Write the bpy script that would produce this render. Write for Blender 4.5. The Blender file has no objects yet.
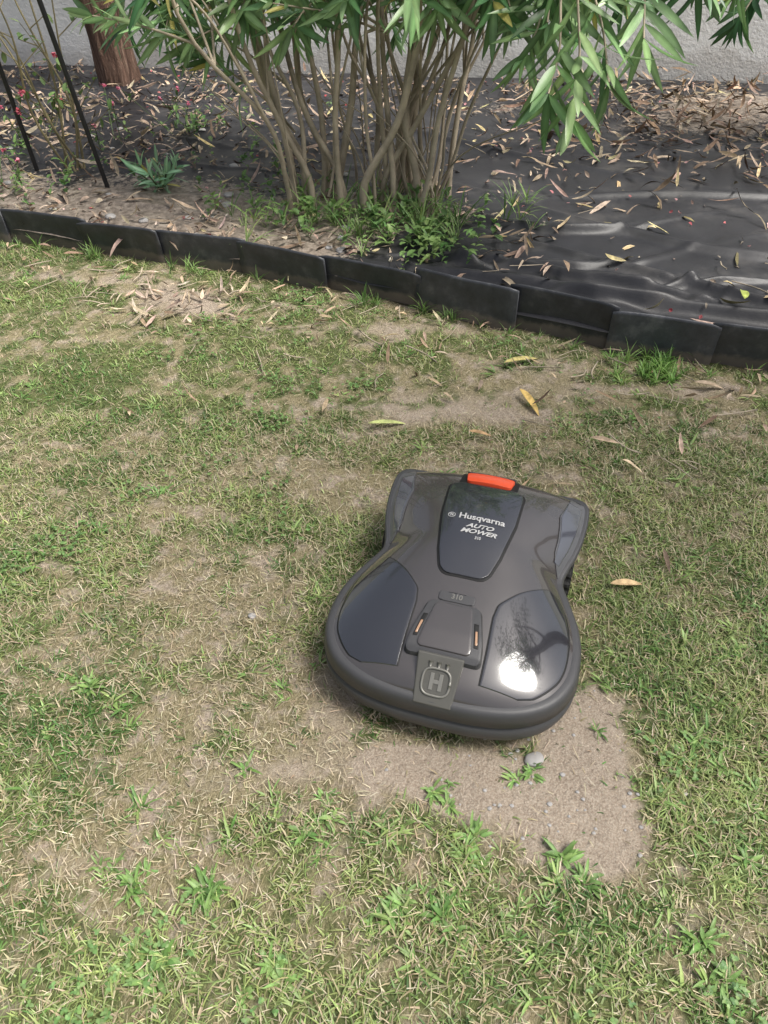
import bpy, math, numpy as np
from mathutils import Vector, Matrix
rng=np.random.default_rng(7)
scene=bpy.context.scene
R=math.radians
# ---------------------------------------------------------------- noise
_T=[np.random.default_rng(100+i).random((256,256)) for i in range(6)]
def vn(x,y,s=0):
    x=np.asarray(x,float)+37.3; y=np.asarray(y,float)+91.7
    xi=np.floor(x).astype(int); yi=np.floor(y).astype(int)
    fx=x-xi; fy=y-yi; fx=fx*fx*(3-2*fx); fy=fy*fy*(3-2*fy)
    T=_T[s%6]; a=xi&255; b=(xi+1)&255; c=yi&255; d=(yi+1)&255
    return (T[a,c]*(1-fx)+T[b,c]*fx)*(1-fy)+(T[a,d]*(1-fx)+T[b,d]*fx)*fy
def fbm(x,y,s=0,o=4):
    v=0;a=.5;t=0
    for i in range(o):
        v=v+a*vn(x*2**i+i*.37,y*2**i+i*.61,s+i); t+=a; a*=.5
    return v/t
def gs(x,y,cx,cy,rx,ry): return np.exp(-(((x-cx)/rx)**2+((y-cy)/ry)**2))
def sm(e0,e1,x):
    t=np.clip((x-e0)/(e1-e0),0,1); return t*t*(3-2*t)
# ---------------------------------------------------------------- mesh helpers
def mkobj(name,verts,faces,mat=None,parent=None,smooth=True,col=None):
    verts=np.asarray(verts,dtype=np.float32).reshape(-1,3)
    me=bpy.data.meshes.new(name)
    if isinstance(faces,np.ndarray):
        n,k=faces.shape
        me.vertices.add(len(verts)); me.vertices.foreach_set('co',verts.ravel())
        me.loops.add(n*k); me.loops.foreach_set('vertex_index',faces.astype(np.int32).ravel())
        me.polygons.add(n)
        me.polygons.foreach_set('loop_start',(np.arange(n)*k).astype(np.int32))
        me.polygons.foreach_set('loop_total',np.full(n,k,dtype=np.int32))
        me.update(calc_edges=True)
    else:
        me.from_pydata([tuple(v) for v in verts.tolist()],[],faces); me.update()
    me.polygons.foreach_set('use_smooth',np.full(len(me.polygons),smooth))
    if col is not None:
        a=me.color_attributes.new('Col','FLOAT_COLOR','POINT')
        c=np.ones((len(verts),4),np.float32); c[:,:3]=col
        a.data.foreach_set('color',c.ravel())
    ob=bpy.data.objects.new(name,me); scene.collection.objects.link(ob)
    if mat: me.materials.append(mat)
    if parent: ob.parent=parent
    return ob
def empty(name,loc=(0,0,0)):
    e=bpy.data.objects.new(name,None); e.location=loc; scene.collection.objects.link(e); return e
def norm(v): return v/np.maximum(np.linalg.norm(v,axis=-1,keepdims=True),1e-9)
def lance(t): return np.sin(np.pi*np.clip(t,0,1)**.8)**.8*.97+.03
def leafset(name,base,d,n,L,W,k,col,nseg=5,prof=lance,fold=.25,mid=1.0,mat=None,parent=None,across=3,wave=0):
    N=len(base); d=norm(d); side=norm(np.cross(d,n)); n=np.cross(side,d)
    L=np.broadcast_to(L,(N,))[:,None]; W=np.broadcast_to(W,(N,))[:,None]
    k=np.broadcast_to(k,(N,)).copy(); k[np.abs(k)<1e-3]=1e-3; k=k[:,None]
    ts=np.linspace(0,1,nseg+1); V=[];C=[]
    ph=rng.random((N,1))*6
    for t in ts:
        a=k*t
        c=base+L*(d*(np.sin(a)/k)-n*((1-np.cos(a))/k))
        nl=n*np.cos(a)+d*np.sin(a)
        w=W*prof(t)*.5
        up=nl*w*fold
        if wave: up=up+nl*w*wave*np.sin(ph+t*7)
        if across==3:
            V+= [c-side*w+up, c, c+side*w+nl*w*fold]; C+=[col,np.clip(col*mid,0,1),col]
        else:
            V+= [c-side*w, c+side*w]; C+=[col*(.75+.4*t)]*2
    V=np.stack(V,1); C=np.stack(C,1)
    m=V.shape[1]; f=[]
    for i in range(nseg):
        for j in range(across-1):
            q=i*across+j; f.append([q,q+1,q+across+1,q+across])
    F=(np.arange(N)[:,None,None]*m+np.array(f)[None]).reshape(-1,4)
    return mkobj(name,V.reshape(-1,3),F,mat,parent,True,C.reshape(-1,3))
def smoothpath(P,n=16):
    P=[np.array(p,float) for p in P]; Q=[2*P[0]-P[1]]+P+[2*P[-1]-P[-2]]; out=[]
    S=len(P)-1
    for u in np.linspace(0,S,n):
        i=min(int(u),S-1); t=u-i; a,b,c,d=Q[i:i+4]
        out.append(.5*((2*b)+(c-a)*t+(2*a-5*b+4*c-d)*t*t+(3*b-a-3*c+d)*t**3))
    return np.array(out)
class Tubes:
    def __init__(s): s.v=[];s.f=[];s.n=0
    def add(s,P,r,seg=8,cap=True):
        P=np.asarray(P,float); r=np.broadcast_to(r,(len(P),))
        T=norm(np.gradient(P,axis=0)); ref=np.array([0.,1,0]) if abs(T[0][2])>.7 else np.array([0,0,1.])
        b0=s.n
        for i,(p,t) in enumerate(zip(P,T)):
            a=norm(np.cross(t,ref)); b=np.cross(t,a)
            for j in range(seg):
                th=2*math.pi*j/seg
                s.v.append(p+r[i]*(math.cos(th)*a+math.sin(th)*b)); s.n+=1
            if i:
                for j in range(seg):
                    q=b0+(i-1)*seg; j2=(j+1)%seg
                    s.f.append((q+j,q+j2,q+seg+j2,q+seg+j))
        if cap: s.f.append(tuple(range(b0,b0+seg))); s.f.append(tuple(range(s.n-seg,s.n))[::-1])
    def make(s,name,mat,parent=None): return mkobj(name,s.v,s.f,mat,parent)
# ---------------------------------------------------------------- materials
def newmat(name):
    m=bpy.data.materials.new(name); m.use_nodes=True
    nt=m.node_tree; b=nt.nodes['Principled BSDF']; return m,nt,b
def N(nt,t,**kw):
    n=nt.nodes.new(t)
    for k,v in kw.items(): setattr(n,k,v)
    return n
def noise(nt,scale,detail=6,rough=.6,co='Object',stretch=None,warp=0):
    tc=N(nt,'ShaderNodeTexCoord'); no=N(nt,'ShaderNodeTexNoise')
    no.inputs['Scale'].default_value=scale; no.inputs['Detail'].default_value=detail; no.inputs['Roughness'].default_value=rough
    no.inputs['Distortion'].default_value=warp
    if stretch:
        mp=N(nt,'ShaderNodeMapping'); mp.inputs['Scale'].default_value=stretch
        nt.links.new(tc.outputs[co],mp.inputs[0]); nt.links.new(mp.outputs[0],no.inputs['Vector'])
    else: nt.links.new(tc.outputs[co],no.inputs['Vector'])
    return no.outputs['Fac']
def ramp(nt,fac,stops):
    r=N(nt,'ShaderNodeValToRGB'); e=r.color_ramp.elements
    while len(e)<len(stops): e.new(.5)
    for x,(p,c) in zip(e,stops):
        x.position=p; x.color=(*c,1) if len(c)==3 else c
    nt.links.new(fac,r.inputs[0]); return r.outputs[0]
def mix(nt,fac,a,b,mode='MIX'):
    m=N(nt,'ShaderNodeMix',data_type='RGBA',blend_type=mode)
    for sock,v in ((m.inputs[0],fac),(m.inputs[6],a),(m.inputs[7],b)):
        if isinstance(v,(int,float)): sock.default_value=v
        elif isinstance(v,tuple): sock.default_value=(*v,1)
        else: nt.links.new(v,sock)
    return m.outputs[2]
def bump(nt,b,h,dist=.01,strength=.5):
    bp=N(nt,'ShaderNodeBump'); bp.inputs['Distance'].default_value=dist; bp.inputs['Strength'].default_value=strength
    nt.links.new(h,bp.inputs['Height']); nt.links.new(bp.outputs[0],b.inputs['Normal'])
def leafmat(name,rough=.5,trans=.3,var=.35,nscale=30,spec=.5):
    m,nt,b=newmat(name)
    a=N(nt,'ShaderNodeAttribute',attribute_name='Col'); c=a.outputs['Color']
    if var:
        nz=ramp(nt,noise(nt,nscale,2),[(.3,(1-var,)*3),(.7,(1+var*.6,)*3)])
        c=mix(nt,1.0,c,nz,'MULTIPLY')
    nt.links.new(c,b.inputs['Base Color']); b.inputs['Roughness'].default_value=rough
    b.inputs['Specular IOR Level'].default_value=spec
    if trans:
        tr=N(nt,'ShaderNodeBsdfTranslucent'); nt.links.new(c,tr.inputs[0])
        ms=N(nt,'ShaderNodeMixShader'); ms.inputs[0].default_value=trans
        nt.links.new(b.outputs[0],ms.inputs[1]); nt.links.new(tr.outputs[0],ms.inputs[2])
        nt.links.new(ms.outputs[0],nt.nodes['Material Output'].inputs[0])
    return m
def plain(name,col,rough=.5,coat=0,metal=0,bscale=0,bstr=.2,var=.1,spec=.5):
    m,nt,b=newmat(name)
    nz=ramp(nt,noise(nt,8,4),[(.3,tuple(x*(1-var) for x in col)),(.7,tuple(min(1,x*(1+var)) for x in col))])
    nt.links.new(nz,b.inputs['Base Color']); b.inputs['Roughness'].default_value=rough
    b.inputs['Coat Weight'].default_value=coat; b.inputs['Coat Roughness'].default_value=.03; b.inputs['Coat IOR'].default_value=1.6
    b.inputs['Metallic'].default_value=metal; b.inputs['Specular IOR Level'].default_value=spec
    if bscale: bump(nt,b,noise(nt,bscale,3),.001,bstr)
    return m
M_grass=leafmat('grass_mat',.5,.3,0)
M_straw=leafmat('straw_mat',.7,0,0,20,.3)
M_weed=leafmat('weed_mat',.5,.3,.2,60)
M_ole=leafmat('oleander_leaf_mat',.34,.3,.2,14)
M_dead=leafmat('dead_leaf_mat',.7,0,.4,45,.3)
M_pet=leafmat('petal_mat',.6,.3,.2,60,.3)
M_stem=plain('stem_mat',(.38,.32,.24),.8,bscale=60,bstr=.6,var=.45)
M_gstem=plain('green_stem_mat',(.10,.14,.06),.6,var=.3)
M_metal=plain('black_metal_mat',(.012,.012,.013),.45,bscale=200)
# ---------------------------------------------------------------- layout
EX=np.array([-40,-6,-2.6,-1.70,-.92,-.568,.136,.456,.751,1.28,2.2,6,40.])
EY=np.array([12,4.7,3.62,3.24,3.01,2.89,2.60,2.43,2.286,2.14,1.93,1.4,1.4])
def Ye(x): return np.interp(x,EX,EY)
def Yw(x): return 5.83-.105*x
ANG=-16.5; MC=np.array([.173,1.063])
ca,sa=math.cos(R(ANG)),math.sin(R(ANG))
def tolocal(x,y):
    dx=x-MC[0]; dy=y-MC[1]; return dx*ca+dy*sa, -dx*sa+dy*ca
def bare(x,y):
    b=0
    for cx,cy,rx,ry,a in [(.40,.80,.08,.12,1.7),(.37,.62,.09,.09,1.5),(.20,.68,.16,.07,1.5),(.03,.73,.10,.05,1.0),(.26,.57,.12,.05,.9),(-.8,2.68,.2,.12,.9),(-.4,2.62,.4,.09,.55),
        (.3,1.92,.4,.11,.65),(.55,2.18,.3,.09,.7),(.05,2.42,.5,.08,.6),(-.42,1.15,.2,.10,.3),(-.10,.86,.09,.11,.8),(-.5,.54,.12,.06,.5),(-.25,.70,.18,.06,.55),
        (.95,1.6,.18,.09,.45),(-.35,1.6,.25,.09,.35),(-1.3,2.3,.3,.10,.35),(1.1,2.04,.6,.05,.6),(-1.6,2.9,.6,.08,.4),(.35,1.6,.4,.08,.45),(-.05,1.95,.3,.1,.35),(-1.1,2.85,.5,.06,.5)]:
        b=b+a*gs(x,y,cx,cy,rx,ry)
    return b*(.35+1.3*fbm(x*13,y*13,2,4))
def dryf(x,y):
    g=0
    for cx,cy,rx,ry,a in [(-.45,1.15,.35,.20,.8),(-.20,.85,.22,.16,.8),(-.55,.55,.25,.12,.7),(-.2,.62,.25,.10,.5),(-.35,1.65,.4,.14,.5),(.35,1.7,.5,.2,.5),(-1.1,1.5,.4,.2,.4),(.3,2.2,.7,.2,.4),(-1.2,2.5,.5,.2,.35),(.05,.42,.2,.08,.35),(.8,1.35,.2,.3,.3)]:
        g=g+a*gs(x,y,cx,cy,rx,ry)
    return np.clip(g*(.5+1.0*fbm(x*8,y*8,0,3)),0,1)
def greenf(x,y):
    g=0
    for cx,cy,rx,ry,a in [(.88,2.12,.16,.10,1.2),(-.9,1.97,.45,.25,.5),(-.42,.40,.14,.08,.5),(.25,.38,.35,.10,.4),(.62,.8,.15,.5,.3),(.65,1.5,.25,.3,.3),(-.3,1.4,.2,.1,.4),(-1.3,2.7,.3,.1,.5),(-.8,1.3,.2,.2,.25),(.0,1.2,.1,.3,.3),(-.3,.95,.06,.05,.3),(-.1,2.25,.4,.15,.4)]:
        g=g+a*gs(x,y,cx,cy,rx,ry)
    return g
def dens(x,y):
    n1=fbm(x*3.3,y*3.3,1); n2=fbm(x*14,y*14,3,2); n3=vn(x*47+y*9,y*47-x*9,5)
    d=.60+.95*(n1-.5)+1.1*(n2-.5)+.85*(n3-.5)+greenf(x,y)*.4-bare(x,y)*.85-.12*dryf(x,y)
    return np.clip(d,0.025,1)
def gz(x,y):
    f=np.exp(-((np.abs(x)/6)**4))*np.exp(-(((y-2)/6)**4))
    return f*(.03*(fbm(x*1.3,y*1.3,2)-.5)+.018*(fbm(x*9,y*9,4,3)-.5))-.006
# ---------------------------------------------------------------- ground
def lines(a,b,step):
    mid=np.arange(a,b+1e-6,step); k=np.array([.1,.3,.7,1.5,3,6,12,25,50])
    return np.concatenate([a-k[::-1],mid,b+k])
gx=lines(-2.6,2.6,.016); gy=lines(-.3,3.8,.016)
X,Y=np.meshgrid(gx,gy); Z=gz(X,Y)
nx,ny=len(gx),len(gy)
idx=np.arange(nx*ny).reshape(ny,nx)
F=np.stack([idx[:-1,:-1],idx[:-1,1:],idx[1:,1:],idx[1:,:-1]],-1).reshape(-1,4)
D=dens(X,Y); B=np.clip(bare(X,Y),0,1)
col=np.stack([D,B,np.zeros_like(D)],-1).reshape(-1,3)
m,nt,b=newmat('ground_mat')
at=N(nt,'ShaderNodeAttribute',attribute_name='Col'); sp=N(nt,'ShaderNodeSeparateColor'); nt.links.new(at.outputs['Color'],sp.inputs[0])
n1=noise(nt,60,6,.75); n2=noise(nt,13,5,.7); n3=noise(nt,260,3,.7); n4=noise(nt,150,4,.7,stretch=(1,.4,1),warp=3)
soil=ramp(nt,n1,[(.28,(.22,.165,.125)),(.5,(.40,.325,.25)),(.72,(.56,.48,.39))])
soil=mix(nt,.6,soil,ramp(nt,n3,[(.35,(.26,.205,.155)),(.65,(.58,.50,.41))]))
thatch=ramp(nt,n4,[(.3,(.10,.085,.045)),(.5,(.28,.24,.14)),(.7,(.48,.42,.28))])
soil2=mix(nt,ramp(nt,n2,[(.38,(0,0,0)),(.50,(1,1,1))]),soil,thatch)
soil=mix(nt,ramp(nt,sp.outputs[1],[(.35,(0,0,0)),(.8,(1,1,1))]),soil2,soil)
grn=ramp(nt,n4,[(.3,(.035,.06,.018)),(.6,(.12,.15,.05)),(.8,(.29,.29,.14))])
soil=mix(nt,ramp(nt,sp.outputs[0],[(.15,(0,0,0)),(.6,(.9,.9,.9))]),soil,grn)
nt.links.new(soil,b.inputs['Base Color']); b.inputs['Roughness'].default_value=.95; b.inputs['Specular IOR Level'].default_value=.15
bump(nt,b,n1,.02,.8)
mkobj('ground',np.stack([X,Y,Z],-1),F,m,None,True,col)
# ---------------------------------------------------------------- grass
def scatter(n,x0,x1,y0,y1,f):
    x=rng.uniform(x0,x1,n); y=rng.uniform(y0,y1,n)
    p=f(x,y); k=(rng.random(n)<p)&(y<Ye(x)-.015)
    lx,ly=tolocal(x,y); k&=~((np.abs(lx)<.19)&(np.abs(ly)<.26))
    return x[k],y[k]
def jitcol(c0,c1,n,u=None,j=.12):
    u=rng.random(n) if u is None else u
    c=np.array(c0)[None]*(1-u[:,None])+np.array(c1)[None]*u[:,None]
    return c*(1+rng.normal(0,j,(n,1)))*(1+rng.normal(0,.04,(n,3)))
def azdir(n,el0,el1):
    a=rng.uniform(0,2*math.pi,n); e=R(1)*rng.uniform(el0,el1,n)
    d=np.stack([np.cos(a)*np.cos(e),np.sin(a)*np.cos(e),np.sin(e)],-1)
    nn=np.stack([-np.cos(a)*np.sin(e),-np.sin(a)*np.sin(e),np.cos(e)],-1)
    return d,nn
def P3(x,y,dz=0): return np.stack([x,y,gz(x,y)+dz],-1)
taper=lambda t: (1-t**1.6)*.9+.1
gd=lambda x,y: np.clip(dens(x,y)**1.1*1.1,0,1)
xs=[];ys=[]
for a in [(300000,-2.4,2.4,-.2,3.7),(130000,-1.1,1.2,.15,1.9)]:
    x,y=scatter(*a,gd); xs.append(x);ys.append(y)
x=np.concatenate(xs);y=np.concatenate(ys)
n=len(x); print('blades',n)
d,nn=azdir(n,10,70)
dn=dens(x,y); u=np.clip(fbm(x*5,y*5,5,3)*2.3-.60+.25*sm(1.2,2.4,y)+rng.normal(0,.24,n),0,1)  # farther blades pushed towards the lighter colour, painting in sunlit lawn
col=jitcol((.085,.185,.045),(.37,.44,.165),n,u,.22)
dry=rng.random(n)<(.17+.30*(1-dn)+.38*dryf(x,y)); col[dry]=jitcol((.36,.30,.17),(.62,.54,.36),dry.sum())
L=rng.uniform(.012,.038,n)*(.65+.5*dn)*(1+.9*gs(x,y,.88,2.12,.14,.08))
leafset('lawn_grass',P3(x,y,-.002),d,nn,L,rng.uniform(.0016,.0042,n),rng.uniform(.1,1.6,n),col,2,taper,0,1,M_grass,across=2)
x,y=scatter(280000,-2.3,2.3,-.1,3.6,lambda x,y: np.clip(.60-.34*dens(x,y)+.30*dryf(x,y)-.6*sm(.40,.90,bare(x,y)),.03,1)*(.35+.65*(y<1.9)))
n=len(x); print('straw',n)
d,nn=azdir(n,-2,32)
col=jitcol((.30,.24,.15),(.66,.58,.42),n,None,.22)
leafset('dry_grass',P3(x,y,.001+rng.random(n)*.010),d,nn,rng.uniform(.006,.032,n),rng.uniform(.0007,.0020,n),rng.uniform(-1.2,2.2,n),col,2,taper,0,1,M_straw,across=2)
def rosette(name,cx,cy,kmin,kmax,Lr,Wr,el,c0,c1,prof,mat,curv=(.3,1.3),nseg=4,dz=0,zf=None,fold=.3,mid=1.25):
    k=rng.integers(kmin,kmax,len(cx)); X=np.repeat(cx,k);Y=np.repeat(cy,k);n=len(X)
    sc=np.repeat(rng.uniform(.55,1.25,len(cx)),k); cu=np.repeat(rng.random(len(cx)),k)
    d,nn=azdir(n,*el); zz=(gz(X,Y) if zf is None else zf(X,Y))+dz
    base=np.stack([X+d[:,0]*.004+rng.normal(0,.004,n),Y+d[:,1]*.004+rng.normal(0,.004,n),zz],-1)
    return leafset(name,base,d,nn,rng.uniform(*Lr,n)*sc,rng.uniform(*Wr,n)*sc,rng.uniform(*curv,n),jitcol(c0,c1,n,np.clip(cu+rng.normal(0,.15,n),0,1)),nseg,prof,fold,mid,mat)
broad=lambda t:(math.sin(math.pi*min(1,t*.92+.06))**.7)
pw=empty('lawn_weeds')
cx,cy=scatter(4400,-2.4,2.4,.1,3.6,lambda x,y: np.clip(.1+dens(x,y)*.9,0,1)*np.clip(fbm(x*2+9,y*2,2)*2.4-.8,.08,1))
rosette('crabgrass',cx,cy,5,15,(.014,.046),(.003,.006),(8,60),(.11,.225,.055),(.34,.46,.16),lance,M_weed).parent=pw
hx=np.array([.10,.27,-.13,.33,-.4,.0,.62,-.28,.75,-.62,.02,.45,.5,-.2,.16,-.10,.12,-.42,-.38,.64,.7]); hy=np.array([.66,.70,.60,.50,.42,.47,.75,.5,1.0,.9,.98,.42,.35,.36,.55,.64,.45,.47,.39,.55,.66])
hx=np.concatenate([hx+rng.normal(0,.02,len(hx)) for _ in range(3)]); hy=np.tile(hy,3)+rng.normal(0,.02,len(hx))
rosette('broadleaf_weed',hx,hy,10,26,(.010,.036),(.004,.008),(10,65),(.14,.26,.07),(.28,.42,.14),broad,M_weed).parent=pw
px,py=scatter(600,-2.2,2.2,.2,3.2,lambda x,y: np.clip(fbm(x*1.7+3,y*1.7+5,1)*3-1.3,.05,1))
k=rng.integers(10,50,len(px)); X=np.repeat(px,k)+rng.normal(0,.04,k.sum()); Y=np.repeat(py,k)+rng.normal(0,.04,k.sum())
K=(Y<Ye(X)-.02)&(rng.random(len(X))<dens(X,Y)*1.3); X=X[K];Y=Y[K]
X3=np.repeat(X,3);Y3=np.repeat(Y,3);n=len(X3)
a=np.repeat(rng.random(len(X))*6.28,3)+np.tile([0,2.09,4.19],len(X)); e=rng.uniform(-.1,.35,n)
d=np.stack([np.cos(a)*np.cos(e),np.sin(a)*np.cos(e),np.sin(e)],-1); nn=np.stack([-np.cos(a)*np.sin(e),-np.sin(a)*np.sin(e),np.cos(e)],-1)
hz=np.repeat(rng.uniform(.008,.024,len(X)),3)
leafset('clover',np.stack([X3,Y3,gz(X3,Y3)+hz],-1),d,nn,rng.uniform(.004,.009,n),rng.uniform(.004,.008,n),.4,jitcol((.10,.21,.06),(.24,.37,.13),n),3,broad,.15,1.1,M_weed,pw)
# ---------------------------------------------------------------- garden bed
CR=[(.10,-.30,.05,.05,.030,.5,3.0),(.32,-.05,.07,.045,.026,1.1,2.2),(.55,-.22,.10,.04,.028,2.0,1.7),(.80,.12,.08,.035,.030,.2,2.4),(1.05,-.35,.10,.04,.035,3.0,1.5),(1.35,.05,.12,.035,.03,4.0,1.9),(1.7,-.2,.12,.03,.04,1.5,1.3),(.62,.55,.05,.03,.022,2.2,2.6),(.25,.40,.04,.025,.018,.9,3.3),(2.1,.1,.12,.03,.04,2.9,1.6),(.42,.25,.06,.035,.016,.3,4.1),(.95,.5,.07,.03,.018,1.9,2.9)]
def bedz(x,y):
    x=np.asarray(x,float); y=np.asarray(y,float)
    e=y-Ye(x); r=sm(-.2,.4,x)
    z=.085+.05*(fbm(x*.9,y*.9,3)-.5)+.026*(fbm(x*5,y*5,1,3)-.5)*(1-.8*r)+.05*sm(1.2,3,e)
    for (e0,sl,wa,am,wd,ph,fq) in CR:
        c=e0+sl*(x-.9)+wa*np.sin(x*fq+ph)+.03*np.sin(x*fq*2.7+ph*2)
        a_=am*(.15+.85*np.sin(x*fq*.8+ph*3)**2)*(.3+.7*r)
        z=z+a_*.85*np.exp(-((e-c)/wd)**2)-a_*.3*np.exp(-((e-c-wd*2)/(wd*1.5))**2)
    ed=e-.15-.04*np.sin(x*3.1)-.08*sm(.2,1.4,x); z=z+r*.04*np.exp(-(ed/.028)**2)
    z=z+.03*gs(x,y,-.1,3.5,.5,.3)
    return z-.03*np.exp(-e/.04)
nu,nv=680,400
us=np.linspace(-4.0,4.6,nu); vs=np.linspace(0,1,nv)**1.3
X,V=np.meshgrid(us,vs); Y=Ye(X)+.008+V*(Yw(X)-.02-Ye(X)-.008); Z=bedz(X,Y)
idx=np.arange(nu*nv).reshape(nv,nu)
F=np.stack([idx[:-1,:-1],idx[:-1,1:],idx[1:,1:],idx[1:,:-1]],-1).reshape(-1,4)
so=np.clip(.70*sm(.1,-.5,X)*sm(1.2,.4,Y-Ye(X))+.7*gs(X,Y,.0,3.3,.4,.3)+.5*gs(X,Y,2,4.9,1.2,.7)+.8*(fbm(X*2.5,Y*2.5,4)-.5),0,1)
m,nt,b=newmat('garden_bed_mat')
at=N(nt,'ShaderNodeAttribute',attribute_name='Col')
n1=noise(nt,35,6,.7); n2=noise(nt,4,5,.6)
fab=ramp(nt,n2,[(.35,(.018,.018,.021)),(.55,(.028,.028,.032)),(.74,(.085,.08,.078))])
soil=ramp(nt,n1,[(.3,(.08,.063,.05)),(.5,(.23,.19,.155)),(.7,(.42,.36,.30))])
nm=N(nt,'ShaderNodeMath',operation='ADD'); nt.links.new(at.outputs['Fac'],nm.inputs[0]); nt.links.new(n1,nm.inputs[1])
c=mix(nt,ramp(nt,nm.outputs[0],[(.9,(0,0,0)),(1.1,(1,1,1))]),fab,soil)
nt.links.new(c,b.inputs['Base Color']); b.inputs['Roughness'].default_value=.46; b.inputs['Specular IOR Level'].default_value=.5
bump(nt,b,n1,.003,.35)
mkobj('garden_bed',np.stack([X,Y,Z],-1),F,m,None,True,np.repeat(so.reshape(-1,1),3,1))
# edging panels
m,nt,b=newmat('edging_mat')
n1=noise(nt,14,6,.65); n2=noise(nt,70,4,.6)
c=ramp(nt,n1,[(.3,(.026,.027,.032)),(.55,(.048,.051,.059)),(.8,(.12,.12,.125))])
oi=N(nt,'ShaderNodeObjectInfo'); c=mix(nt,1,c,ramp(nt,oi.outputs['Random'],[(0,(.75,.75,.75)),(1,(1.4,1.4,1.4))]),'MULTIPLY')
geo=N(nt,'ShaderNodeNewGeometry'); sx=N(nt,'ShaderNodeSeparateXYZ'); nt.links.new(geo.outputs['Position'],sx.inputs[0])
mm=N(nt,'ShaderNodeMath',operation='MULTIPLY_ADD'); nt.links.new(n1,mm.inputs[0]); mm.inputs[1].default_value=-.06; nt.links.new(sx.outputs[2],mm.inputs[2])
c=mix(nt,ramp(nt,mm.outputs[0],[(0,(.6,.6,.6)),(.015,(0,0,0))]),c,(.18,.15,.12)); nt.links.new(c,b.inputs['Base Color']); b.inputs['Roughness'].default_value=.42
bump(nt,b,n2,.003,.4)
pe=empty('garden_edging')
xb=[-4.4,-4.0,-3.6,-3.2,-2.8,-2.42,-2.05,-1.66,-1.26,-.93,-.565,-.235,.13,.455,.775,1.085,1.45,1.8,2.15,2.5,2.9,3.3,3.7]
for i in range(len(xb)-1):
    x0,x1=xb[i]-.012,xb[i+1]+.012
    o0,o1=rng.uniform(-.008,.014,2); tl=rng.uniform(.0,.03); h0=.145+.018*(x0>0)+rng.uniform(-.006,.006); h1=h0+rng.uniform(-.008,.008)
    p0=np.array([x0,float(Ye(x0))+o0+(.008 if i%2 else -.010)]); p1=np.array([x1,float(Ye(x1))+o1+(.008 if i%2 else -.010)])
    t=(p1-p0)/np.linalg.norm(p1-p0); nr=np.array([-t[1],t[0]])
    prof=[(0,-.03),(-.0,.0),(-.5*tl,.6),(-tl,.93),(-tl+.001,.985),(-tl+.005,1.0),(-tl+.010,.985),(-tl+.012,.93),(.012,-.03)]
    V=[];Fc=[];K=12
    for j in range(K+1):
        s=j/K; p=p0*(1-s)+p1*s; hh=h0*(1-s)+h1*s; bow=.008*math.sin(math.pi*s)*(1 if i%3 else -1)
        if j in (0,K): hh-=.006
        for (o,hz) in prof:
            q=p+nr*(o+bow); V.append((q[0],q[1],hz*hh+.004*float(vn(s*5+i*7,hz*3))))
    P=len(prof)
    for j in range(K):
        for k in range(P-1): a=j*P+k; Fc.append((a,a+P,a+P+1,a+1))
    Fc.append(tuple(range(P))); Fc.append(tuple(range(K*P,K*P+P))[::-1])
    mkobj('edging_panel_%d'%i,V,Fc,m,pe,True)
# ---------------------------------------------------------------- wall
m,nt,b=newmat('garden_wall_mat')
n1=noise(nt,3,6,.65); n2=noise(nt,45,4,.7)
c=ramp(nt,n1,[(.3,(.76,.76,.76)),(.6,(.88,.88,.87))])
geo=N(nt,'ShaderNodeNewGeometry'); sx=N(nt,'ShaderNodeSeparateXYZ'); nt.links.new(geo.outputs['Position'],sx.inputs[0])
mm=N(nt,'ShaderNodeMath',operation='MULTIPLY_ADD'); nt.links.new(n1,mm.inputs[0]); mm.inputs[1].default_value=-.5; nt.links.new(sx.outputs[2],mm.inputs[2])
c=mix(nt,ramp(nt,mm.outputs[0],[(-.0,(.5,.5,.5)),(.08,(0,0,0))]),c,(.40,.37,.34))
nt.links.new(c,b.inputs['Base Color']); b.inputs['Roughness'].default_value=.9; bump(nt,b,n2,.01,.8)
V=[];xa=np.linspace(-9,9,60)
for x in xa:
    for (dy,z) in [(0,-.1),(0,1.75),(-.03,1.76),(-.03,1.83),(.1,1.87),(.23,1.83),(.23,1.76),(.2,1.75),(.2,-.1)]:
        V.append((x,Yw(x)+dy,z))
Fc=[(j*9+k,(j+1)*9+k,(j+1)*9+k+1,j*9+k+1) for j in range(59) for k in range(8)]
mkobj('garden_wall',V,Fc,m,None,False)
# ---------------------------------------------------------------- leaf litter
def litter(name,x,y,Lr,Wr,c0,c1,zf,mat=M_dead,lift=.004,parent=None,prof=lance,zr=.01):
    n=len(x); d,nn=azdir(n,-12,18)
    nn=norm(nn+rng.normal(0,.35,(n,3)))
    return leafset(name,np.stack([x,y,zf(x,y)+lift+rng.random(n)*zr],-1),d,nn,rng.uniform(*Lr,n),rng.uniform(*Wr,n),rng.uniform(-1.3,1.7,n),jitcol(c0,c1,n,None,.25),5,prof,.35,.8,mat,parent,wave=.4)
def bsc(n,f,x0=-3.2,x1=3.6):
    x=rng.uniform(x0,x1,n); y=rng.uniform(1.9,6.6,n); e=y-Ye(x)
    k=(e>.04)&(y<Yw(x)-.05)&(rng.random(n)<f(x,y,e)); return x[k],y[k]
pl=empty('leaf_litter')
fl=lambda x,y,e: np.clip(.42*sm(.3,-.3,x)+1.0*gs(x,y,1.9,4.8,1.1,.75)+.35*gs(x,y,.1,3.4,.5,.4)+.09+1.3*(fbm(x*3,y*3,2)-.5)+.20*sm(.5,.1,e),0,1)
x,y=bsc(10000,fl); litter('brown_leaves',x,y,(.04,.16),(.008,.021),(.20,.14,.10),(.56,.44,.33),bedz,parent=pl,zr=.03)
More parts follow.
